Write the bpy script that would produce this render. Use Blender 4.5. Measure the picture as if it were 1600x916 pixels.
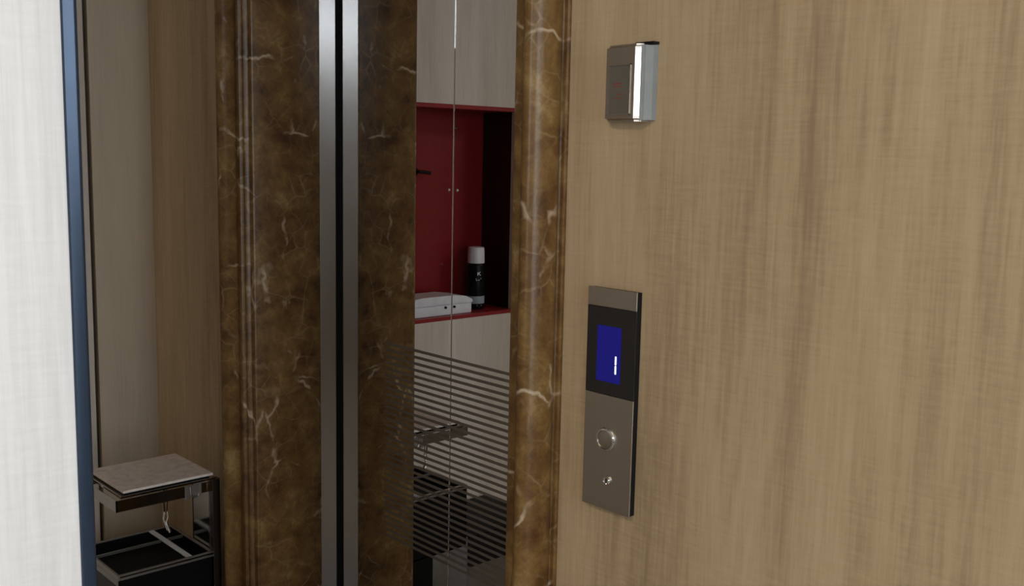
import bpy, bmesh, math, random
from math import radians, sin, cos, pi
from mathutils import Vector, Matrix

for o in list(bpy.data.objects):
    bpy.data.objects.remove(o, do_unlink=True)
S = bpy.context.scene
C = S.collection
random.seed(7)

# ------------------------------------------------------------------ camera
def make_camera():
    yaw, pitch, roll, focal = radians(47.2546), radians(7.7201), radians(1.1728), 1598.09
    f = Vector((-sin(yaw)*cos(pitch), cos(yaw)*cos(pitch), -sin(pitch)))
    r = Vector((cos(yaw), sin(yaw), 0.0))
    u = r.cross(f)
    r2 = r*cos(roll) + u*sin(roll)
    u2 = -r*sin(roll) + u*cos(roll)
    cd = bpy.data.cameras.new('camera')
    cd.sensor_fit = 'HORIZONTAL'; cd.sensor_width = 36.0
    cd.lens = 36.0*focal/1600.0
    cd.clip_start = 0.02
    cam = bpy.data.objects.new('camera', cd); C.objects.link(cam)
    m = Matrix((r2, u2, -f)).transposed().to_4x4()
    m.translation = Vector((0, 0, 1.45))
    cam.matrix_world = m
    S.camera = cam
make_camera()

# ------------------------------------------------------------------ light
S.view_settings.view_transform = 'Standard'
S.view_settings.look = 'None'
S.view_settings.gamma = 1.0
S.view_settings.use_curve_mapping = False
S.view_settings.exposure = 0.6

w = bpy.data.worlds.new('sky'); S.world = w; w.use_nodes = True
bg = w.node_tree.nodes['Background']
bg.inputs['Color'].default_value = (0.86, 0.93, 1.0, 1); bg.inputs['Strength'].default_value = 5.0

def area(name, loc, rot, sx, sy, power, col, portal=False):
    l = bpy.data.lights.new(name, 'AREA'); l.shape = 'RECTANGLE'
    l.size = sx; l.size_y = sy; l.energy = power; l.color = col
    if portal:
        l.cycles.is_portal = True
    o = bpy.data.objects.new(name, l); o.location = loc; o.rotation_euler = rot
    C.objects.link(o); return o
# portals sit in the two window openings and only guide the sky's light
WIN_A = (-2.45, -0.95, 2.16, 2.62)       # y0, y1, z0, z1 on the east wall
WIN_B = (0.98, 2.58, 1.38, 2.62)
WIN_D = (0.05, 0.88, 0.25, 2.62)  # tall window added to brighten the left wall and cabinet
WIN_C = (0.95, 2.35, 0.95, 2.45)         # x0, x1, z0, z1 on the rear wall; added to brighten elevator wall and bevel
EAST = 2.6
for k, (y0, y1, z0, z1) in enumerate((WIN_A, WIN_D, WIN_B)):
    area('window_portal', (EAST+0.02, (y0+y1)/2, (z0+z1)/2), (0, radians(90), 0), z1-z0, y1-y0, 1, (1, 1, 1), True)
x0, x1, z0, z1 = WIN_C
area('window_portal', ((x0+x1)/2, -2.82, (z0+z1)/2), (radians(90), 0, 0), x1-x0, z1-z0, 1, (1, 1, 1), True)
LAMP_W = 12.0
area('fill_lamp_light', (-0.35, -1.05, 2.655), (0, 0, 0), 0.56, 0.56, LAMP_W, (1.0, 0.83, 0.62))  # warm fill light, added out of view

# ------------------------------------------------------------------ materials
def mat(name):
    m = bpy.data.materials.new(name); m.use_nodes = True
    nt = m.node_tree
    return m, nt, nt.nodes, nt.links, nt.nodes['Principled BSDF']

def plain(name, col, rough=0.5, metal=0.0, coat=0.0, bump=0.0, emit=None, es=1.0, var=0.06, scale=40):
    m, nt, N, L, b = mat(name)
    tc = N.new('ShaderNodeTexCoord'); nz = N.new('ShaderNodeTexNoise')
    nz.inputs['Scale'].default_value = scale; nz.inputs['Detail'].default_value = 4
    L.new(tc.outputs['Object'], nz.inputs['Vector'])
    cr = N.new('ShaderNodeValToRGB')
    cr.color_ramp.elements[0].position = 0.3; cr.color_ramp.elements[1].position = 0.7
    cr.color_ramp.elements[0].color = (*[c*(1-var) for c in col], 1)
    cr.color_ramp.elements[1].color = (*[min(1, c*(1+var)) for c in col], 1)
    L.new(nz.outputs['Fac'], cr.inputs['Fac']); L.new(cr.outputs['Color'], b.inputs['Base Color'])
    b.inputs['Roughness'].default_value = rough; b.inputs['Metallic'].default_value = metal
    b.inputs['Coat Weight'].default_value = coat
    if emit:
        b.inputs['Emission Color'].default_value = (*emit, 1); b.inputs['Emission Strength'].default_value = es
    if bump:
        bp = N.new('ShaderNodeBump'); bp.inputs['Strength'].default_value = bump; bp.inputs['Distance'].default_value = 0.002
        L.new(nz.outputs['Fac'], bp.inputs['Height']); L.new(bp.outputs['Normal'], b.inputs['Normal'])
    return m

def wood(name, dark, mid, light, contrast=1.0, rough=0.5, seed=0.0, cross_amt=0.38):
    """pale laminate: broad vertical bands, fine fibres, faint horizontal cross flecks"""
    m, nt, N, L, b = mat(name)
    tc = N.new('ShaderNodeTexCoord')
    def layer(sx, sz, detail, rough_, dist=0.0, off=0.0):
        mp = N.new('ShaderNodeMapping')
        mp.inputs['Scale'].default_value = (sx, sx, sz); mp.inputs['Location'].default_value = (seed+off, seed*1.7+off, seed*0.6)
        nz = N.new('ShaderNodeTexNoise'); nz.inputs['Scale'].default_value = 1.0
        nz.inputs['Detail'].default_value = detail; nz.inputs['Roughness'].default_value = rough_
        nz.inputs['Distortion'].default_value = dist
        L.new(tc.outputs['Object'], mp.inputs['Vector']); L.new(mp.outputs['Vector'], nz.inputs['Vector'])
        return nz.outputs['Fac']
    def math_(op, a, bb):
        n = N.new('ShaderNodeMath'); n.operation = op
        for i, v in enumerate((a, bb)):
            if isinstance(v, (int, float)): n.inputs[i].default_value = v
            else: L.new(v, n.inputs[i])
        return n.outputs[0]
    bands = layer(15, 1.3, 5, 0.62, 0.5)
    wide = layer(4.2, 0.5, 2, 0.5, 0.0, 3.1)
    fib = layer(190, 9, 3, 0.65, 0.0, 5.2)
    cross = layer(26, 230, 3, 0.65, 0.15, 7.7)
    patch = layer(9, 7, 2, 0.5, 0.0, 2.2)
    cross = math_('MULTIPLY', math_('SUBTRACT', cross, 0.5), patch)
    v = math_('ADD', math_('MULTIPLY', bands, 0.75), math_('MULTIPLY', wide, 0.45))
    v = math_('ADD', v, math_('MULTIPLY', math_('SUBTRACT', fib, 0.5), 0.42))
    v = math_('ADD', v, math_('MULTIPLY', cross, cross_amt))
    v = math_('ADD', math_('MULTIPLY', math_('SUBTRACT', v, 0.6), contrast), 0.5)
    cr = N.new('ShaderNodeValToRGB')
    e = cr.color_ramp.elements
    e[0].position = 0.2; e[0].color = (*dark, 1)
    e[1].position = 0.82; e[1].color = (*light, 1)
    k = e.new(0.5); k.color = (*mid, 1)
    L.new(v, cr.inputs['Fac']); L.new(cr.outputs['Color'], b.inputs['Base Color'])
    b.inputs['Roughness'].default_value = rough
    b.inputs['Specular IOR Level'].default_value = 0.35
    bp = N.new('ShaderNodeBump'); bp.inputs['Strength'].default_value = 0.12; bp.inputs['Distance'].default_value = 0.001
    L.new(v, bp.inputs['Height']); L.new(bp.outputs['Normal'], b.inputs['Normal'])
    return m

def marble(name):
    m, nt, N, L, b = mat(name)
    tc = N.new('ShaderNodeTexCoord')
    def noise(scale, detail, dist=0.0, off=(0, 0, 0), rough=0.55):
        mp = N.new('ShaderNodeMapping'); mp.inputs['Location'].default_value = off
        nz = N.new('ShaderNodeTexNoise'); nz.inputs['Scale'].default_value = scale
        nz.inputs['Detail'].default_value = detail; nz.inputs['Distortion'].default_value = dist
        nz.inputs['Roughness'].default_value = rough
        L.new(tc.outputs['Object'], mp.inputs['Vector']); L.new(mp.outputs['Vector'], nz.inputs['Vector'])
        return nz
    def ramp(fac, stops):
        cr = N.new('ShaderNodeValToRGB'); e = cr.color_ramp.elements
        e[0].position, e[0].color = stops[0][0], (*stops[0][1], 1)
        e[1].position, e[1].color = stops[-1][0], (*stops[-1][1], 1)
        for p, c in stops[1:-1]:
            k = e.new(p); k.color = (*c, 1)
        L.new(fac, cr.inputs['Fac']); return cr
    def g(x): return (x, x, x)
    wn0 = noise(9, 5, 0.0, (1.7, 5.1, 2.9), 0.65)
    sub0 = N.new('ShaderNodeVectorMath'); sub0.operation = 'SUBTRACT'; sub0.inputs[1].default_value = (0.5, 0.5, 0.5)
    L.new(wn0.outputs['Color'], sub0.inputs[0])
    scl0 = N.new('ShaderNodeVectorMath'); scl0.operation = 'SCALE'; scl0.inputs['Scale'].default_value = 0.10
    L.new(sub0.outputs[0], scl0.inputs[0])
    add0 = N.new('ShaderNodeVectorMath'); add0.operation = 'ADD'
    L.new(tc.outputs['Object'], add0.inputs[0]); L.new(scl0.outputs[0], add0.inputs[1])
    cells = N.new('ShaderNodeTexVoronoi'); cells.feature = 'SMOOTH_F1'; cells.inputs['Scale'].default_value = 20
    cells.inputs['Smoothness'].default_value = 0.35
    L.new(add0.outputs[0], cells.inputs['Vector'])
    clouds = noise(12, 10, 0.15, rough=0.76)
    cm = N.new('ShaderNodeMath'); cm.operation = 'MULTIPLY_ADD'; cm.inputs[1].default_value = 0.14
    L.new(cells.outputs['Distance'], cm.inputs[0])
    c2 = N.new('ShaderNodeMath'); c2.operation = 'SUBTRACT'; c2.inputs[1].default_value = 0.055
    L.new(clouds.outputs['Fac'], c2.inputs[0]); L.new(c2.outputs[0], cm.inputs[2])
    base = ramp(cm.outputs[0], [(0.33, (0.046, 0.019, 0.006)), (0.45, (0.118, 0.056, 0.017)),
                                (0.60, (0.205, 0.117, 0.037)), (0.74, (0.34, 0.232, 0.092))])
    def veins(scale, warp, width, off, mask_scale, lo, hi):
        """crackle veins: edges of warped cells, broken up by a mask"""
        wn = noise(6, 4, 0.0, off, 0.6)
        sub = N.new('ShaderNodeVectorMath'); sub.operation = 'SUBTRACT'; sub.inputs[1].default_value = (0.5, 0.5, 0.5)
        L.new(wn.outputs['Color'], sub.inputs[0])
        scl = N.new('ShaderNodeVectorMath'); scl.operation = 'SCALE'; scl.inputs['Scale'].default_value = warp
        L.new(sub.outputs[0], scl.inputs[0])
        add = N.new('ShaderNodeVectorMath'); add.operation = 'ADD'
        L.new(tc.outputs['Object'], add.inputs[0]); L.new(scl.outputs[0], add.inputs[1])
        mp = N.new('ShaderNodeMapping'); mp.inputs['Location'].default_value = off
        L.new(add.outputs[0], mp.inputs['Vector'])
        vo = N.new('ShaderNodeTexVoronoi'); vo.feature = 'DISTANCE_TO_EDGE'; vo.inputs['Scale'].default_value = scale
        L.new(mp.outputs['Vector'], vo.inputs['Vector'])
        r = ramp(vo.outputs['Distance'], [(0.0, g(1)), (width*0.4, g(0.7)), (width, g(0))])
        mk = ramp(noise(mask_scale, 4, 0.3, (off[1], off[2], off[0])).outputs['Fac'], [(lo, g(0)), (hi, g(1))])
        mm = N.new('ShaderNodeMath'); mm.operation = 'MULTIPLY'
        L.new(r.outputs['Color'], mm.inputs[0]); L.new(mk.outputs['Color'], mm.inputs[1])
        return mm.outputs[0]
    v1 = veins(7.5, 0.085, 0.026, (3.1, 1.2, 7.7), 12, 0.52, 0.64)
    v2 = veins(22, 0.055, 0.050, (8.3, 4.4, 2.1), 13, 0.42, 0.66)
    col = base.outputs['Color']
    for v, c, amt in ((v2, (0.34, 0.235, 0.12), 0.55), (v1, (0.55, 0.43, 0.30), 0.85)):
        mx = N.new('ShaderNodeMix'); mx.data_type = 'RGBA'
        sc = N.new('ShaderNodeMath'); sc.operation = 'MULTIPLY'; sc.inputs[1].default_value = amt
        L.new(v, sc.inputs[0]); L.new(sc.outputs[0], mx.inputs['Factor'])
        L.new(col, mx.inputs['A']); mx.inputs['B'].default_value = (*c, 1)
        col = mx.outputs['Result']
    L.new(col, b.inputs['Base Color'])
    b.inputs['Roughness'].default_value = 0.30
    b.inputs['Specular IOR Level'].default_value = 0.30
    return m

def brushed(name, col, rough=0.28, axis='Z', amount=0.05):
    m, nt, N, L, b = mat(name)
    tc = N.new('ShaderNodeTexCoord'); mp = N.new('ShaderNodeMapping')
    mp.inputs['Scale'].default_value = (900, 900, 4) if axis == 'Z' else (6, 6, 900)
    nz = N.new('ShaderNodeTexNoise'); nz.inputs['Scale'].default_value = 1; nz.inputs['Detail'].default_value = 2
    L.new(tc.outputs['Object'], mp.inputs['Vector']); L.new(mp.outputs['Vector'], nz.inputs['Vector'])
    mr = N.new('ShaderNodeMapRange'); mr.inputs['To Min'].default_value = rough-amount; mr.inputs['To Max'].default_value = rough+amount
    L.new(nz.outputs['Fac'], mr.inputs['Value']); L.new(mr.outputs['Result'], b.inputs['Roughness'])
    cr = N.new('ShaderNodeValToRGB')
    cr.color_ramp.elements[0].color = (*[c*0.9 for c in col], 1); cr.color_ramp.elements[1].color = (*[min(1, c*1.1) for c in col], 1)
    L.new(nz.outputs['Fac'], cr.inputs['Fac']); L.new(cr.outputs['Color'], b.inputs['Base Color'])
    b.inputs['Metallic'].default_value = 1.0
    return m

STRIPE_X0, STRIPE_X1, STRIPE_Z0, STRIPE_Z1, STRIPE_N = -1.7885, -1.3307, 0.5985, 1.0430, 32
def mirror_door(name):
    """mirror-polished steel with a block of fine etched horizontal stripes"""
    m, nt, N, L, b = mat(name)
    tc = N.new('ShaderNodeTexCoord'); sp = N.new('ShaderNodeSeparateXYZ')
    L.new(tc.outputs['Object'], sp.inputs['Vector'])
    def mth(op, a, bb=None):
        n = N.new('ShaderNodeMath'); n.operation = op
        for i, v in enumerate((a, bb)):
            if v is None: continue
            if isinstance(v, (int, float)): n.inputs[i].default_value = v
            else: L.new(v, n.inputs[i])
        return n.outputs[0]
    pitch = (STRIPE_Z1-STRIPE_Z0)/STRIPE_N
    ph = mth('FRACT', mth('DIVIDE', mth('SUBTRACT', STRIPE_Z1, sp.outputs['Z']), pitch))
    st = mth('LESS_THAN', ph, 0.45)
    for ax, lo, hi in (('X', STRIPE_X0, STRIPE_X1), ('Z', STRIPE_Z0, STRIPE_Z1)):
        st = mth('MULTIPLY', st, mth('GREATER_THAN', sp.outputs[ax], lo))
        st = mth('MULTIPLY', st, mth('LESS_THAN', sp.outputs[ax], hi))
    nz = N.new('ShaderNodeTexNoise'); nz.inputs['Scale'].default_value = 3
    L.new(tc.outputs['Object'], nz.inputs['Vector'])
    b.inputs['Base Color'].default_value = (0.74, 0.725, 0.71, 1)
    b.inputs['Metallic'].default_value = 1.0
    mr = N.new('ShaderNodeMapRange'); mr.inputs['To Min'].default_value = 0.0; mr.inputs['To Max'].default_value = 0.012
    L.new(nz.outputs['Fac'], mr.inputs['Value']); L.new(mr.outputs['Result'], b.inputs['Roughness'])
    etched = N.new('ShaderNodeBsdfPrincipled')
    etched.inputs['Base Color'].default_value = (0.25, 0.22, 0.19, 1)
    etched.inputs['Metallic'].default_value = 0.75; etched.inputs['Roughness'].default_value = 0.55
    mix = N.new('ShaderNodeMixShader')
    L.new(st, mix.inputs['Fac']); L.new(b.outputs[0], mix.inputs[1]); L.new(etched.outputs[0], mix.inputs[2])
    L.new(mix.outputs[0], N['Material Output'].inputs['Surface'])
    return m

def glass(name):
    m, nt, N, L, b = mat(name)
    t = N.new('ShaderNodeBsdfTransparent'); gl = N.new('ShaderNodeBsdfGlossy'); gl.inputs['Roughness'].default_value = 0.0
    fr = N.new('ShaderNodeFresnel'); fr.inputs['IOR'].default_value = 1.45
    mx = N.new('ShaderNodeMixShader'); L.new(fr.outputs[0], mx.inputs[0]); L.new(t.outputs[0], mx.inputs[1]); L.new(gl.outputs[0], mx.inputs[2])
    L.new(mx.outputs[0], N['Material Output'].inputs['Surface'])
    return m

M = dict(
    oak=wood('honey_laminate', (0.34, 0.244, 0.145), (0.49, 0.363, 0.218), (0.595, 0.460, 0.293), 1.4, seed=1.3),
    pale=wood('pale_laminate', (0.50, 0.445, 0.385), (0.60, 0.545, 0.48), (0.68, 0.63, 0.57), 1.3, seed=4.1, cross_amt=0.2),
    pale_lit=wood('pale_laminate_daylit', (0.70, 0.685, 0.665), (0.82, 0.81, 0.795), (0.88, 0.88, 0.875), 1.2, seed=4.1),  # lightened copy of the pale laminate; strong daylight is put into the colour
    greige=wood('greige_laminate', (0.40, 0.33, 0.245), (0.48, 0.40, 0.30), (0.54, 0.46, 0.35), 1.0, seed=8.2, cross_amt=0.2),
    marble=marble('dark_brown_marble'),
    steel=brushed('brushed_steel', (0.34, 0.335, 0.33), 0.21, amount=0.012),
    plate=brushed('satin_steel_plate', (0.52, 0.475, 0.42), 0.36),
    polished=plain('polished_steel', (0.46, 0.445, 0.42), 0.10, 1.0, var=0.03),
    dull=brushed('dull_steel', (0.40, 0.38, 0.36), 0.34, 'X'),
    mirror=mirror_door('mirror_door_steel'),
    navy=plain('navy_anodised_trim', (0.028, 0.047, 0.080), 0.26, 0.5),
    black=plain('black_gloss', (0.006, 0.006, 0.006), 0.08),
    blackmatte=plain('black_matte', (0.008, 0.008, 0.008), 0.6),
    darkbrown=plain('dark_brown_post', (0.022, 0.015, 0.012), 0.25),
    glassblack=plain('black_glass', (0.004, 0.004, 0.005), 0.05, coat=0.5),
    lcd=plain('blue_screen', (0.01, 0.01, 0.04), 0.12, emit=(0.0035, 0.003, 0.085), es=1.0),
    digit=plain('lit_digit', (0.8, 0.8, 0.8), 0.4, emit=(0.8, 0.88, 1.0), es=0.8),
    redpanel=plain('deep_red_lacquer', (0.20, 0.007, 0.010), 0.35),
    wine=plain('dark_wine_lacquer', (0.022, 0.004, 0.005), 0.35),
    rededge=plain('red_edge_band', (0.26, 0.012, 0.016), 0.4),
    white=plain('white_plastic', (0.72, 0.74, 0.80), 0.4),
    slab=plain('grey_stone_slab', (0.80, 0.71, 0.65), 0.45, var=0.14, scale=60),
    redmark=plain('faded_red_print', (0.28, 0.05, 0.045), 0.5),
    binbody=plain('pale_grey_bin', (0.74, 0.74, 0.76), 0.4),
    label=plain('blue_grey_label', (0.30, 0.36, 0.42), 0.5),
    floor=plain('beige_floor', (0.34, 0.30, 0.25), 0.25, scale=3),
    ceil=plain('white_ceiling_paint', (0.62, 0.60, 0.57), 0.8),
    paint=plain('warm_white_paint', (0.52, 0.48, 0.43), 0.8),
    dark=plain('shaft_dark', (0.006, 0.006, 0.006), 0.8),
    glass=glass('window_glass'),
    alu=plain('white_window_frame', (0.6, 0.6, 0.6), 0.4),
    fill_glow=plain('fill_lamp_diffuser', (0.9, 0.88, 0.8), 0.5, emit=(1.0, 0.85, 0.65), es=3.0),
    divider_glint=plain('divider_reflection', (0.90, 0.91, 0.94), 0.35),
    dimsteel=plain('steel_dimmed_side', (0.17, 0.17, 0.155), 0.4, 1.0),
    boxblack=plain('black_enamel', (0.005, 0.005, 0.005), 0.3),
    canblack=plain('satin_black_can', (0.004, 0.004, 0.005), 0.35),
    chrome=plain('chrome', (0.75, 0.74, 0.72), 0.08, 1.0, var=0.02),
)

for k_, v_ in (('canblack', 0.15), ('boxblack', 0.2), ('lcd', 0.12), ('blackmatte', 0.2)):
    M[k_].node_tree.nodes['Principled BSDF'].inputs['Specular IOR Level'].default_value = v_

# ------------------------------------------------------------------ mesh helpers
def box(bm, x0, x1, y0, y1, z0, z1, bev=0.0, seg=2):
    vs = [bm.verts.new((x, y, z)) for x in (x0, x1) for y in (y0, y1) for z in (z0, z1)]
    q = [(0, 1, 3, 2), (4, 6, 7, 5), (0, 4, 5, 1), (2, 3, 7, 6), (0, 2, 6, 4), (1, 5, 7, 3)]
    fs = [bm.faces.new([vs[i] for i in f]) for f in q]
    if bev:
        es = list({e for f in fs for e in f.edges})
        bmesh.ops.bevel(bm, geom=es, offset=bev, segments=seg, profile=0.5, affect='EDGES')

def prism(bm, prof, a0, a1, axis='z'):
    """closed 2-D outline swept along an axis; prof in (x,y), (x,z) or (y,z)"""
    def P(p, t):
        return {'z': (p[0], p[1], t), 'y': (p[0], t, p[1]), 'x': (t, p[0], p[1])}[axis]
    lo = [bm.verts.new(P(p, a0)) for p in prof]; hi = [bm.verts.new(P(p, a1)) for p in prof]
    n = len(prof)
    for i in range(n):
        j = (i+1) % n
        bm.faces.new((lo[i], lo[j], hi[j], hi[i]))
    bm.faces.new(lo[::-1]); bm.faces.new(hi)

def lathe(bm, prof, seg=32, axis='z', at=(0, 0, 0)):
    """prof: list of (radius, height)"""
    rings = []
    for r, h in prof:
        ring = []
        for k in range(seg):
            a = 2*pi*k/seg
            c, s = r*cos(a), r*sin(a)
            p = {'z': (c, s, h), 'y': (c, h, s), 'x': (h, c, s)}[axis]
            ring.append(bm.verts.new(Vector(at)+Vector(p)))
        rings.append(ring)
    for a, b in zip(rings, rings[1:]):
        for k in range(seg):
            j = (k+1) % seg
            bm.faces.new((a[k], a[j], b[j], b[k]))
    bm.faces.new(rings[0][::-1]); bm.faces.new(rings[-1])

def tube(bm, pts, rad, seg=8):
    rings = []
    pts = [Vector(p) for p in pts]
    for i, p in enumerate(pts):
        d = (pts[min(i+1, len(pts)-1)]-pts[max(i-1, 0)]).normalized()
        s = d.orthogonal().normalized()
        if rings:
            s = (prev - d*prev.dot(d)).normalized()
        prev = s
        t = d.cross(s)
        rr = rad[i] if isinstance(rad, (list, tuple)) else rad
        rings.append([bm.verts.new(p + (s*cos(2*pi*k/seg)+t*sin(2*pi*k/seg))*rr) for k in range(seg)])
    for a, b in zip(rings, rings[1:]):
        for k in range(seg):
            j = (k+1) % seg
            bm.faces.new((a[k], a[j], b[j], b[k]))
    bm.faces.new(rings[0][::-1]); bm.faces.new(rings[-1])

def obj(name, bm, material, parent=None, smooth=False, loc=(0, 0, 0)):
    bmesh.ops.recalc_face_normals(bm, faces=bm.faces)
    me = bpy.data.meshes.new(name)
    off = Vector(loc)
    if off.length:
        bmesh.ops.translate(bm, verts=bm.verts, vec=-off)
    bm.to_mesh(me); bm.free()
    me.materials.append(M[material] if isinstance(material, str) else material)
    if smooth:
        for p in me.polygons: p.use_smooth = True
        try:
            me.set_sharp_from_angle(angle=radians(40))
        except Exception:
            pass
    o = bpy.data.objects.new(name, me); C.objects.link(o)
    if parent: o.parent = parent
    o.location = off
    return o

def tag(o, label, cat, group=None, kind=None):
    o['label'] = label; o['category'] = cat
    if group: o['group'] = group
    if kind: o['kind'] = kind
    return o

def thing(name, label, cat, loc, kind=None):
    o = bpy.data.objects.new(name, None); C.objects.link(o)
    o.location = loc; o.empty_display_size = 0.05
    return tag(o, label, cat, kind=kind)

def part(name, bm, material, root, smooth=False):
    """mesh given in world coordinates, stored relative to its root (an Empty or a part of one)"""
    r = root
    w_ = Vector((0, 0, 0))
    while r is not None:
        w_ += r.location; r = r.parent
    bmesh.ops.translate(bm, verts=bm.verts, vec=-w_)
    return obj(name, bm, material, root, smooth)

B = bmesh.new

# ------------------------------------------------------------------ setting
WALL_Y, LEFT_X, DOOR_Y, CX = 1.09, -2.5245, 1.2788, -1.5597
HALF = 0.4031                                  # half width of the door opening
OUT = 0.0932                                   # width of one marble jamb
CEIL = 2.70
END_X = 0.30                                   # where the elevator wall ends
FAR_Y, REAR_Y = 3.2, -2.8

b = B(); box(b, -2.95, EAST, REAR_Y, FAR_Y, -0.06, 0)
tag(obj('floor', b, 'floor'), 'beige floor of the elevator lobby', 'floor', kind='structure')
b = B(); box(b, -2.95, EAST, REAR_Y, FAR_Y, CEIL, CEIL+0.06)
tag(obj('ceiling', b, 'ceil'), 'white ceiling above the elevator lobby', 'ceiling', kind='structure')

b = B()
xl, xr = CX-HALF-OUT+0.004, CX+HALF+OUT-0.004
box(b, -2.95, xl, WALL_Y, WALL_Y+0.135, 0, CEIL)
box(b, xr, END_X, WALL_Y, WALL_Y+0.135, 0, CEIL)
box(b, xl, xr, WALL_Y, WALL_Y+0.135, 2.24, CEIL)
tag(obj('wall_elevator', b, 'oak'), 'honey wood laminate wall around the elevator, carrying the call panel', 'wall', kind='structure')

b = B(); box(b, -2.95, LEFT_X, 0.9407, WALL_Y, 0, CEIL, 0.0008)
tag(obj('wall_left', b, 'greige'), 'narrow greige wood wall panel in the corner behind the two-tier stand', 'wall', kind='structure')
b = B(); box(b, -3.0, -2.86, REAR_Y, 0.9407, 0, CEIL)
tag(obj('wall_west', b, 'paint'), 'plain wall behind the tall wood cabinet', 'wall', kind='structure')
b = B()
x0, x1, z0, z1 = WIN_C
box(b, -2.95, x0, REAR_Y-0.12, REAR_Y, 0, CEIL); box(b, x1, EAST, REAR_Y-0.12, REAR_Y, 0, CEIL)
box(b, x0, x1, REAR_Y-0.12, REAR_Y, 0, z0); box(b, x0, x1, REAR_Y-0.12, REAR_Y, z1, CEIL)
tag(obj('wall_rear', b, 'paint'), 'plain wall at the rear of the lobby', 'wall', kind='structure')
b = B(); box(b, END_X, EAST, FAR_Y, FAR_Y+0.12, 0, CEIL)
tag(obj('wall_far', b, 'paint'), 'plain wall beyond the end of the elevator wall', 'wall', kind='structure')
b = B(); box(b, END_X-0.12, END_X, WALL_Y+0.135, FAR_Y, 0, CEIL)
tag(obj('wall_return', b, 'paint'), 'plain return wall beside the elevator shaft', 'wall', kind='structure')
b = B()
ys = [REAR_Y, WIN_A[0], WIN_A[1], WIN_D[0], WIN_D[1], WIN_B[0], WIN_B[1], FAR_Y]
for i in range(7):
    if i % 2:
        z0, z1 = (WIN_A, WIN_D, WIN_B)[i//2][2:]
        box(b, EAST, EAST+0.12, ys[i], ys[i+1], 0, z0); box(b, EAST, EAST+0.12, ys[i], ys[i+1], z1, CEIL)
    else:
        box(b, EAST, EAST+0.12, ys[i], ys[i+1], 0, CEIL)
tag(obj('wall_east', b, 'paint'), 'plain wall with the row of daylight windows', 'wall', kind='structure')
b = B(); box(b, -2.6, -0.6, 1.42, 1.46, 0, CEIL)
tag(obj('wall_shaft', b, 'dark'), 'dark elevator shaft wall behind the mirror doors', 'wall', kind='structure')

for k, (y0, y1, z0, z1) in enumerate((WIN_A, WIN_D, WIN_B)):
    t = thing('window_%d' % (k+1), ('high daylight window of the lobby behind the camera', 'added tall window brightening the left wall and cabinet', 'daylight window beyond the end of the elevator wall')[k],
              'window', (EAST+0.06, (y0+y1)/2, z0), 'structure')
    b = B()
    f = 0.03
    for a in ((y0, y0+f, z0, z1), (y1-f, y1, z0, z1), (y0+f, y1-f, z0, z0+f), (y0+f, y1-f, z1-f, z1)):
        box(b, EAST+0.04, EAST+0.09, *a)
    part('window_frame', b, 'alu', t)
    b = B(); box(b, EAST+0.062, EAST+0.066, y0+f, y1-f, z0+f, z1-f)
    part('pane', b, 'glass', t)

x0, x1, z0, z1 = WIN_C
t = thing('window_4', 'added window in the rear wall, brightening the elevator wall', 'window', ((x0+x1)/2, REAR_Y-0.06, z0), 'structure')
b = B()
for a in ((x0, x0+f, z0, z1), (x1-f, x1, z0, z1), (x0+f, x1-f, z0, z0+f), (x0+f, x1-f, z1-f, z1)):
    box(b, a[0], a[1], REAR_Y-0.09, REAR_Y-0.04, a[2], a[3])
part('window_frame', b, 'alu', t)
b = B(); box(b, x0+f, x1-f, REAR_Y-0.066, REAR_Y-0.062, z0+f, z1-f)
part('pane', b, 'glass', t)

# pier in the foreground: laminate face lightened for daylight, closed off by a navy corner trim
PIER_X, PIER_Y = -0.90, 0.3134
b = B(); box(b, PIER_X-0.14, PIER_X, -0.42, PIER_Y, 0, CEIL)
tag(obj('wall_foreground', b, 'pale_lit'), 'pale wood laminate wall end, colour lightened for daylight, in the left foreground', 'wall', kind='structure')
b = B()
prof = [(PIER_X-0.155, PIER_Y)]
prof += [(PIER_X+0.0015, PIER_Y), (PIER_X+0.003, PIER_Y+0.001)]
prof += [(PIER_X+0.0035-0.004*(1-cos(a)), PIER_Y+0.0095+0.004*sin(a)) for a in [pi/2*i/6 for i in range(7)]]
prof += [(PIER_X-0.155, PIER_Y+0.0135)]
prism(b, prof, 0, CEIL)
tag(obj('trim_1', b, 'navy', smooth=True), 'navy blue vertical metal trim closing the pale foreground wall end', 'trim', kind='structure')

# ------------------------------------------------------------------ marble door surround
PROFILE = [(0, 1.228), (0, 1.069), (0.0015, 1.0655), (0.005, 1.0638), (0.011, 1.0630), (0.0125, 1.0600), (0.0130, 1.0560),
           (0.0150, 1.0535), (0.0190, 1.0530), (0.0205, 1.0500), (0.0215, 1.0470), (0.026, 1.0455), (0.031, 1.0460), (0.036, 1.0475),
           (0.042, 1.0470), (0.048, 1.0440), (0.053, 1.0390), (0.057, 1.0320), (0.060, 1.0260), (0.064, 1.0225),
           (0.069, 1.0210), (0.074, 1.0215), (0.079, 1.0250), (0.084, 1.0320), (0.0875, 1.0420), (0.0897, 1.0530),
           (0.0905, 1.0640), (0.0895, 1.0740), (0.0850, 1.0800), (0.0860, 1.0825), (0.0915, 1.0830), (0.0936, 1.0855),
           (0.0936, 1.0880), (0.0925, 1.0899), (0.0925, 1.228)]
root = thing('trim_2', 'dark brown veined marble surround with moulded jambs framing the mirror elevator doors', 'door frame',
             (CX, WALL_Y, 0), 'structure')
for s in (-1, 1):
    b = B(); prism(b, [(CX+s*(HALF+u), y) for u, y in PROFILE], 0, 2.15)
    part('jamb', b, 'marble', root, True)
b = B(); prism(b, [(y, 2.15+u) for u, y in PROFILE], CX-HALF-OUT, CX+HALF+OUT, 'x')
part('head', b, 'marble', root, True)

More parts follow.
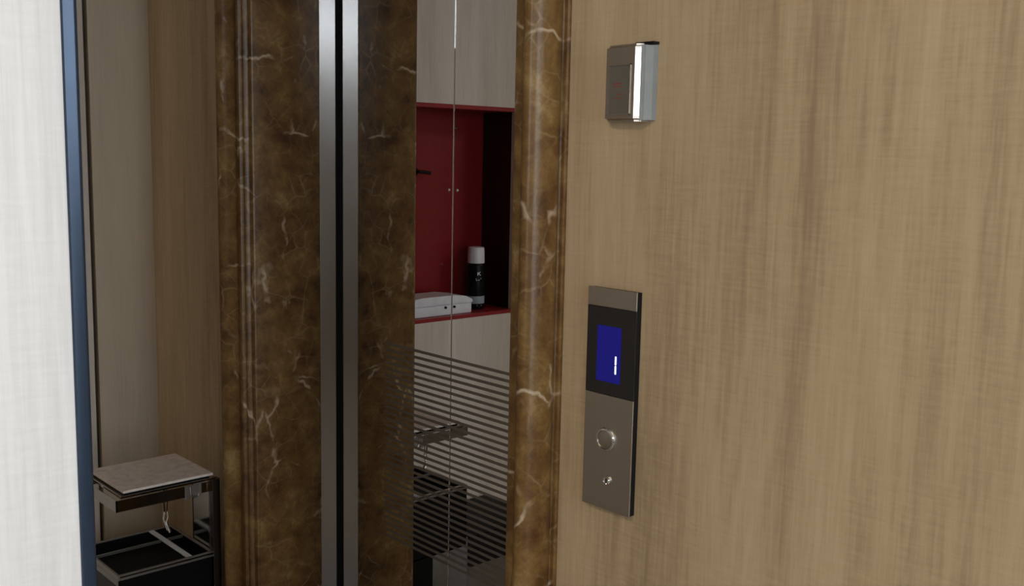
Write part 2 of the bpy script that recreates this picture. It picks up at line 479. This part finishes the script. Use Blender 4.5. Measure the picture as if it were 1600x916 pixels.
root = thing('trim_3', 'brushed stainless steel inner lining strip between the brown marble and the mirror doors', 'door frame',
             (CX, 1.24, 0), 'structure')
for s in (-1, 1):
    b = B()
    xa, xb = sorted((CX+s*HALF, CX+s*(HALF+0.012)))
    box(b, xa, xb, 1.2282, 1.2693, 0, 2.15, 0.0006)
    part('jamb_strip', b, 'steel', root)
    xa, xb = sorted((CX+s*(HALF-0.0002), CX+s*(HALF+0.012)))
    b = B(); box(b, xa, xb, 1.2694, 1.2786, 0.006, 2.15); part('gap_shade_strip', b, 'blackmatte', root)  # black strip stands in for the shaded open gap beside the doors
b = B(); box(b, CX-HALF, CX+HALF, 1.2282, 1.2693, 2.15, 2.162)
part('head_strip', b, 'steel', root)

# two centre-opening mirror doors
for k, s in enumerate((-1, 1)):
    xa, xb = sorted((CX+s*0.0008, CX+s*0.56))
    b = B(); box(b, xa, xb, DOOR_Y, DOOR_Y+0.03, 0.006, 2.2, 0.0012, 2)
    me = obj('door_%d' % (k+1), b, 'mirror')
    tag(me, ('left mirror-polished elevator door leaf with etched stripes, next to the steel lining strip',
             'right mirror-polished elevator door leaf with etched stripes, reflecting the spray can')[k], 'elevator door', kind='structure')
    b = B(); lathe(b, [(0.0022, DOOR_Y-0.0016), (0.0030, DOOR_Y-0.0010), (0.0030, DOOR_Y)], 16, 'y', (CX+s*0.0128, 0, 1.378))
    o = obj('screw', b, 'chrome', me, True)
b = B(); box(b, CX-0.62, CX+0.62, 1.228, 1.40, -0.002, 0.005)
tag(obj('trim_4', b, 'dull'), 'steel door sill along the foot of the elevator doors', 'sill', kind='structure')

# ------------------------------------------------------------------ tall cabinet on the left wall
Y0, Y1, NZ0, NZ1 = 0.185, 0.930, 0.917, 1.602
NB = -2.690
root = thing('tall_cabinet', 'tall pale wood cabinet with an open red niche, seen in the mirror doors', 'cabinet', (-2.66, (Y0+Y1)/2, 0))
N0, N1 = 0.222, 0.835
b = B()
box(b, -2.855, -2.545, Y0, Y0+0.018, 0, CEIL-0.01); box(b, -2.855, -2.545, Y1-0.018, Y1, 0, CEIL-0.01)
box(b, -2.855, -2.845, Y0+0.018, Y1-0.018, 0, CEIL-0.01)
box(b, -2.845, -2.545, Y0+0.018, Y1-0.018, 0, 0.018)
part('carcass', b, 'pale', root)
b = B(); box(b, -2.544, LEFT_X, Y0, Y1, NZ1, CEIL-0.012, 0.0008); part('upper_door', b, 'pale', root)
b = B(); box(b, -2.544, LEFT_X, Y0, Y1, 0.06, NZ0, 0.0008); part('lower_door', b, 'pale', root)
b = B(); box(b, -2.600, -2.556, Y0+0.02, Y1-0.02, 0.0, 0.058); part('plinth', b, 'blackmatte', root)
for y0, y1 in ((Y0, N0), (N1, Y1)):
    b = B(); box(b, -2.545, LEFT_X, y0, y1, NZ0, NZ1); part('stile', b, 'pale', root)
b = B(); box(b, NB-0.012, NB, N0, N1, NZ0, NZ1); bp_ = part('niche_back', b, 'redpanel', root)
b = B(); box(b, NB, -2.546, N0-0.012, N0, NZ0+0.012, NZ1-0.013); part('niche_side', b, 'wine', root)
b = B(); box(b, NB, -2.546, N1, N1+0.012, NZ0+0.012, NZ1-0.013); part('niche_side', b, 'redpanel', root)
b = B(); box(b, NB, LEFT_X, N0, N1, NZ1-0.013, NZ1, 0.0005); part('niche_top', b, 'rededge', root)
b = B(); box(b, NB, LEFT_X+0.001, N0, N1, NZ0, NZ0+0.012, 0.0005); part('niche_shelf', b, 'rededge', root)
for y, z in ((0.398, 1.077), (0.344, 1.534)):
    b = B(); lathe(b, [(0.004, NB), (0.004, NB+0.002), (0.002, NB+0.004)], 14, 'x', (0, y, z)); part('screw_cap', b, 'dull', bp_, True)
b = B()
lathe(b, [(0.012, NB), (0.012, NB+0.006)], 18, 'x', (0, 0.515, 1.388))
tube(b, [(NB+0.004, 0.515, 1.388), (NB+0.028, 0.515, 1.388), (NB+0.030, 0.500, 1.387), (NB+0.030, 0.474, 1.384)], 0.0055, 10)
part('hook', b, 'blackmatte', bp_, True)

# spray can on the niche shelf
SZ = NZ0+0.0123
cx_, cy_ = -2.605, 0.318
root = thing('spray_can', 'black spray can with a white cap standing in the red niche', 'spray can', (cx_, cy_, SZ))
b = B(); lathe(b, [(0.026, SZ), (0.029, SZ+0.003), (0.030, SZ+0.006), (0.030, SZ+0.146), (0.0285, SZ+0.151), (0.026, SZ+0.156)], 40, at=(cx_, cy_, 0))
can = part('body', b, 'canblack', root, True)
b = B(); lathe(b, [(0.0285, SZ+0.156), (0.0290, SZ+0.158), (0.0275, SZ+0.205), (0.0255, SZ+0.209), (0.018, SZ+0.210)], 40, at=(cx_, cy_, 0))
part('cap', b, 'white', root, True)
b = B(); lathe(b, [(0.0302, SZ+0.020), (0.0304, SZ+0.021), (0.0304, SZ+0.044), (0.0302, SZ+0.045)], 40, at=(cx_, cy_, 0))
part('label_band', b, 'label', root, True)
def on_can(a, z, h, wdt, bm):
    """small print mark on the can: a curved patch at angle a, lying just on its surface"""
    r = 0.0304; n = 4; vs = []
    for i in range(n+1):
        t = a + (i/n-0.5)*wdt/r
        vs.append((bm.verts.new((cx_+r*cos(t), cy_+r*sin(t), z-h/2)), bm.verts.new((cx_+r*cos(t), cy_+r*sin(t), z+h/2))))
    for (p, q), (p2, q2) in zip(vs, vs[1:]):
        bm.faces.new((p, p2, q2, q))
AIM = radians(20)
def can_stroke(bm, u0, z0, u1, z1, t):
    r = 0.0305
    d = Vector((u1-u0, z1-z0)); nrm = Vector((-d.y, d.x)).normalized()*t/2
    q = [(u0+nrm.x, z0+nrm.y), (u0-nrm.x, z0-nrm.y), (u1-nrm.x, z1-nrm.y), (u1+nrm.x, z1+nrm.y)]
    bm.faces.new([bm.verts.new((cx_+r*cos(AIM-u/r), cy_+r*sin(AIM-u/r), z)) for u, z in q])
b = B()
zc = SZ+0.122
can_stroke(b, -0.004, zc+0.005, -0.004, zc-0.006, 0.0022)
can_stroke(b, -0.003, zc, 0.005, zc+0.006, 0.0022)
can_stroke(b, -0.002, zc+0.001, 0.006, zc-0.006, 0.0022)
part('logo', b, 'white', can)
b = B()
can_stroke(b, -0.011, zc-0.018, 0.008, zc-0.0165, 0.0030)
can_stroke(b, -0.010, zc-0.0225, 0.002, zc-0.0215, 0.0020)
part('lettering', b, 'white', can)
b = B()
can_stroke(b, -0.010, zc-0.093, 0.010, zc-0.093, 0.0020)
can_stroke(b, -0.006, zc-0.108, 0.012, zc-0.108, 0.0025)
part('lettering', b, 'white', can)

# white plastic case lying in front of the can
root = thing('plastic_case', 'white plastic case with two dark studs, lying on the red niche shelf', 'case', (-2.585, 0.50, SZ))
b = B()
xa, xb, ya, yb = -2.640, -2.545, 0.385, 0.640
box(b, xa, xb, ya, yb, SZ, SZ+0.034, 0.004, 2)
part('base', b, 'white', root, True)
b = B()
prism(b, [(ya-0.003, SZ+0.0345), (yb+0.003, SZ+0.0345), (yb+0.003, SZ+0.046), (yb-0.02, SZ+0.060), (yb-0.05, SZ+0.064), (ya+0.08, SZ+0.064), (ya+0.024, SZ+0.057), (ya-0.003, SZ+0.044)], xa-0.002, xb+0.004, 'x')
bmesh.ops.bevel(b, geom=list(b.edges), offset=0.003, segments=2, affect='EDGES')
part('lid', b, 'white', root, True)
for y in (0.462, 0.498):
    b = B(); lathe(b, [(0.004, xb), (0.004, xb+0.0055), (0.003, xb+0.007)], 16, 'x', (0, y, SZ+0.026)); part('stud', b, 'blackmatte', root, True)

# ------------------------------------------------------------------ two-tier stand in the corner
SX0, SX1, SY0, SY1 = -2.290, -2.072, 0.797, 1.030
TZ = 0.716
LZ_ = 0.55
root = thing('ashtray_stand', 'two-tier steel and black ashtray stand with a stone slab on top, standing in the corner', 'stand',
             ((SX0+SX1)/2, (SY0+SY1)/2, 0))
b = B(); box(b, SX0+0.016, SX1-0.008, SY0+0.019, SY1-0.010, TZ+0.0062, TZ+0.0120, 0.0012); part('slab', b, 'slab', root)
b = B(); box(b, SX0+0.022, SX1-0.014, SY0+0.025, SY1-0.016, TZ+0.0026, TZ+0.0061); part('slab_bed', b, 'blackmatte', root)
b = B(); box(b, SX0+0.006, SX1-0.004, SY0+0.012, SY1-0.006, TZ-0.003, TZ+0.0025, 0.0008); part('tray_plate', b, 'polished', root)
# tray band: steel side, black gloss front, steel back, slotted on the near side
b = B()
zb = TZ-0.029
box(b, SX0, SX1, SY0, SY0+0.003, zb, TZ-0.014)
box(b, SX0, SX0+0.075, SY0, SY0+0.003, TZ-0.014, TZ-0.003); box(b, SX0+0.095, SX1, SY0, SY0+0.003, TZ-0.014, TZ-0.003)
box(b, SX0, SX0+0.003, SY0+0.003, SY1, zb, TZ-0.003)
part('tray_band', b, 'polished', root)
b = B(); box(b, SX1-0.003, SX1, SY0, 0.9489, zb, TZ-0.004, 0.0004); box(b, SX1-0.004, SX1-0.001, 0.9879, SY1-0.016, zb+0.002, TZ-0.004, 0.0004)
part('tray_front', b, 'polished', root)
b = B()
box(b, SX1-0.004, SX1+0.001, 0.9495, 0.9600, zb-0.006, TZ-0.004, 0.0005)
tube(b, [(SX1-0.0015, 0.962, TZ-0.006), (SX1-0.001, 0.963, zb+0.004), (SX1-0.001, 0.970, zb-0.003), (SX1-0.001, 0.980, zb-0.003), (SX1-0.001, 0.985, zb+0.004), (SX1-0.0015, 0.986, TZ-0.006)], 0.0022, 8)
box(b, SX1-0.005, SX1-0.002, 0.960, 0.987, zb, TZ-0.005)
part('bracket', b, 'dull', root)
b = B(); box(b, SX1-0.018, SX1, SY1-0.016, SY1+0.002, 0.0, TZ-0.001, 0.001); part('post', b, 'darkbrown', root)
b = B(); box(b, SX1-0.0195, SX1-0.0175, SY1-0.0175, SY1-0.0165, LZ_, TZ-0.004); part('post_edge', b, 'polished', root)
b = B(); box(b, -2.175, SX1-0.0185, SY1-0.014, SY1-0.011, 0.0, TZ-0.004, 0.0005); part('end_panel', b, 'polished', root)
b = B(); box(b, -2.179, -2.1755, SY1-0.015, SY1-0.010, 0.0, TZ-0.004, 0.0005); part('end_panel_edge', b, 'darkbrown', root)
# hanging tongs
b = B()
tube(b, [(SX1-0.03, 0.915, zb+0.02), (SX1-0.03, 0.914, zb-0.01), (SX1-0.03, 0.9145, 0.652)], 0.0017, 8)
tube(b, [(SX1-0.03, 0.921, zb+0.02), (SX1-0.03, 0.922, zb-0.01), (SX1-0.03, 0.920, 0.650)], 0.0013, 8)
tg = part('cord', b, 'blackmatte', root, True)
b = B()
tube(b, [(SX1-0.03, 0.9145, 0.655), (SX1-0.03, 0.9120, 0.640), (SX1-0.03, 0.9150, 0.626), (SX1-0.03, 0.9200, 0.612)], [0.0018, 0.002, 0.002, 0.0035], 10)
tube(b, [(SX1-0.03, 0.9205, 0.655), (SX1-0.03, 0.9225, 0.642), (SX1-0.03, 0.9180, 0.630), (SX1-0.03, 0.9250, 0.606)], [0.0018, 0.002, 0.002, 0.004], 10)
part('tongs', b, 'chrome', tg, True)
# lower ash box
LZ, LB = 0.548, 0.372
b = B()
box(b, SX0, SX1, SY0, SY0+0.004, LB, LZ-0.020); box(b, SX0, SX1, SY1-0.022, SY1-0.018, LB, LZ-0.004)
box(b, SX0, SX0+0.004, SY0, SY1-0.018, LB, LZ-0.004); box(b, SX1-0.004, SX1, SY0, SY1-0.018, LB, LZ-0.012)
box(b, SX0, SX1, SY0, SY1-0.018, LB, LB+0.004)
part('ash_box', b, 'boxblack', root)
b = B(); box(b, SX0, SX1, SY0-0.001, SY0+0.004, LZ-0.024, LZ-0.0120, 0.0004); box(b, SX0, SX1, SY0-0.001, SY0+0.004, LZ-0.0114, LZ, 0.0004)
part('side_strip', b, 'dull', root)
b = B()
R = 0.006
box(b, SX1-R, SX1+0.001, SY0+0.004, SY1-0.016, LZ-0.003, LZ, 0.0006); box(b, SX0-0.001, SX0+R, SY0+0.004, SY1-0.016, LZ-0.003, LZ, 0.0006)
box(b, SX1-0.003, SX1+0.001, SY0+0.004, SY1-0.016, LZ-0.0115, LZ-0.007, 0.0004)
box(b, SX0+R, SX1-R, SY1-0.024, SY1-0.016, LZ-0.003, LZ, 0.0006)
part('rim', b, 'dull', root)
b = B(); box(b, SX0+R, SX1-R, 0.954, 0.966, LZ-0.004, LZ-0.0005, 0.0005); part('divider', b, 'divider_glint', root)  # white colour stands in for light reflected on the steel divider
b = B(); box(b, SX0+0.072, SX0+0.076, SY0+0.004, 0.954, LZ-0.008, LZ-0.002); box(b, SX0+0.072, SX0+0.076, 0.966, SY1-0.024, LZ-0.008, LZ-0.002)
part('divider', b, 'dull', root)
b = B(); box(b, SX0+R, SX1-R, SY0+0.004, SY1-0.024, LZ-0.034, LZ-0.031); part('inner_tray', b, 'blackmatte', root)
b = B(); box(b, SX0+0.012, SX1-0.004, 0.909, SY1-0.02, 0.0, LB, 0.002); part('pedestal', b, 'boxblack', root)

# steel bin with a black band, standing by the cabinet
BX0, BX1, BY0, BY1, BH = -2.510, -2.268, 0.330, 0.622, 0.298
root = thing('waste_bin', 'low pale waste bin with a black front band, at the foot of the cabinet', 'bin', ((BX0+BX1)/2, (BY0+BY1)/2, 0))
b = B(); box(b, BX0, BX1, BY0, BY1, 0.0, BH-0.003, 0.004, 3); part('body', b, 'binbody', root, True)
b = B(); box(b, BX1-0.002, BX1+0.004, BY0-0.001, BY1+0.001, BH-0.100, BH-0.004, 0.001); part('front_band', b, 'black', root)
b = B(); box(b, BX1+0.0005, BX1+0.003, BY0, BY1, 0.006, BH-0.101, 0.001); part('front_plate', b, 'dull', root)
b = B(); box(b, BX0-0.002, BX1+0.005, BY0-0.002, BY1+0.002, BH-0.003, BH+0.006, 0.002, 3); part('lid', b, 'blackmatte', root, True)

# ------------------------------------------------------------------ call panel
root = thing('call_panel', 'slim steel elevator call panel with a blue display showing 1, on the wood wall', 'call panel', (-0.957, WALL_Y, 0.94))
PF = 1.078
xa, xb, za, zb = -1.0035, -0.9115, 0.9400, 1.2640
b = B(); box(b, xa+0.001, xb-0.0005, PF+0.0016, WALL_Y-0.0002, za+0.001, zb-0.001, 0.0006); part('back_box', b, 'blackmatte', root)
DZ0, DZ1 = 1.1100, 1.2368
for z0, z1 in ((za, DZ0-0.0004), (DZ1+0.0004, zb)):
    b = B(); box(b, xa, xb, PF, PF+0.002, z0, z1, 0.0005); part('face_plate', b, 'plate', root)
b = B(); box(b, xa, xb, PF+0.0002, PF+0.0022, DZ0, DZ1, 0.0004); gl = part('display_glass', b, 'glassblack', root)
b = B(); box(b, -0.9830, -0.9375, PF-0.0001, PF+0.0006, 1.1290, 1.2100); scr = part('screen', b, 'lcd', gl)
b = B()
for z0, z1 in ((1.1430, 1.1545), (1.1565, 1.1680)):
    prism(b, [(-0.9478+dx, z) for dx, z in ((0, z0), (0.0014, z0-0.0008), (0.0028, z0), (0.0028, z1), (0.0014, z1+0.0008), (0, z1))], PF-0.0004, PF+0.0002, 'y')
o = part('digit_one', b, 'digit', gl); o['label'] = 'lit white digit 1'
b = B(); lathe(b, [(0.0175, PF-0.0002), (0.0178, PF-0.0026), (0.0165, PF-0.0042), (0.0140, PF-0.0044), (0.0132, PF-0.0026)], 48, 'y', (-0.9595, 0, 1.0445))
bt = part('button', b, 'chrome', root, True)
b = B(); lathe(b, [(0.0130, PF-0.0024), (0.0128, PF-0.0038), (0.0110, PF-0.0044), (0.004, PF-0.0047)], 40, 'y', (-0.9595, 0, 1.0445)); part('button_cap', b, 'plate', bt, True)
b = B(); lathe(b, [(0.0068, PF-0.0002), (0.0066, PF-0.0022), (0.0052, PF-0.0032), (0.0046, PF-0.0024)], 32, 'y', (-0.9550, 0, 0.9845))
kl = part('key_lock', b, 'chrome', root, True)
b = B(); box(b, -0.9556, -0.9544, PF-0.0033, PF-0.0022, 0.9812, 0.9878); part('keyhole', b, 'blackmatte', kl)

# ------------------------------------------------------------------ card switch
root = thing('card_reader', 'square steel card reader with a shiny right edge, high on the wood wall', 'card reader', (-0.935, WALL_Y, 1.498))
za, zb = 1.4975, 1.6010
b = B()
prof = [(-0.9800, 1.0898), (-0.9785, 1.0740), (-0.9745, 1.0700), (-0.9225, 1.0660), (-0.9205, 1.0662), (-0.9140, 1.0713), (-0.9110, 1.0752), (-0.9080, 1.0898)]
prism(b, prof, za, zb)
ring = [e for e in b.edges if abs(e.verts[0].co.z-e.verts[1].co.z) < 1e-6 and min(e.verts[0].co.y, e.verts[1].co.y) < 1.085]
bmesh.ops.bevel(b, geom=ring, offset=0.004, segments=3, affect='EDGES')
body = part('body', b, 'plate', root)
b = B()
prism(b, [(-0.9199, 1.0667), (-0.9143, 1.0711), (-0.9137, 1.0703), (-0.9193, 1.0659)], za+0.0075, zb-0.0075)
o = part('bevel_strip', b, 'chrome', root); o['label'] = 'shiny chrome bevel strip'
b = B()
prism(b, [(-0.9138, 1.0714), (-0.9040, 1.0849), (-0.9000, 1.0898), (-0.9079, 1.0898), (-0.9108, 1.0753)], za+0.002, zb-0.002)
part('dimmed_side', b, 'dimsteel', root)  # reader's side in darkened steel, to dim the window glare on it
b = B(); box(b, -0.9300, -0.8985, 1.0770, 1.0897, zb-0.001, zb+0.0022, 0.0004); part('top_gap_shadow', b, 'blackmatte', root)  # black strip stands in for the shadow gap at the reader's top
def fy(x): return 1.0700+(x+0.9745)/(0.052)*(-0.004)
b = B()
wx0, wx1, wz0, wz1 = -0.9700, -0.9270, 1.5060, 1.5745
t_ = 0.0016
for (x0, x1, z0, z1) in ((wx0, wx0+t_, wz0, wz1), (wx1-t_, wx1, wz0, wz1), (wx0, wx1, wz1-t_, wz1), (wx0, wx1, wz0, wz0+t_)):
    prism(b, [(x0, fy(x0)+0.0004), (x1, fy(x1)+0.0004), (x1, fy(x1)-0.0014), (x0, fy(x0)-0.0014)], z0, z1)
part('window_rim', b, 'plate', root)
b = B(); prism(b, [(wx0+t_, fy(wx0)+0.0004), (wx1-t_, fy(wx1)+0.0004), (wx1-t_, fy(wx1)-0.0004), (wx0+t_, fy(wx0)-0.0004)], wz0+t_, wz1-t_)
cw = part('card_window', b, plain('smoky_card_window', (0.15, 0.135, 0.11), 0.4), root)
b = B()
for x0, x1, z, h in ((-0.9610, -0.9430, 1.5480, 0.0013), (-0.9590, -0.9430, 1.5440, 0.0013), (-0.9520, -0.9420, 1.5335, 0.0014), (-0.9560, -0.9500, 1.5285, 0.0012), (-0.9500, -0.9440, 1.5285, 0.0012)):
    prism(b, [(x0, fy(x0)-0.0003), (x1, fy(x1)-0.0003), (x1, fy(x1)-0.0006), (x0, fy(x0)-0.0006)], z, z+h)
part('printed_lines', b, 'redmark', cw)

# ------------------------------------------------------------------ ceiling fill lamp, added out of view to warm the lobby
root = thing('fill_lamp', 'added square fill lamp on the ceiling of the elevator lobby', 'lamp', (-0.35, -1.05, CEIL))
b = B()
for a in ((-0.66, -0.04, -1.36, -1.34), (-0.66, -0.04, -0.76, -0.74), (-0.66, -0.64, -1.34, -0.76), (-0.06, -0.04, -1.34, -0.76)):
    box(b, *a, CEIL-0.03, CEIL)
part('fill_lamp_frame', b, 'alu', root)
b = B(); box(b, -0.64, -0.06, -1.34, -0.76, CEIL-0.028, CEIL-0.02); part('diffuser', b, 'fill_glow', root)
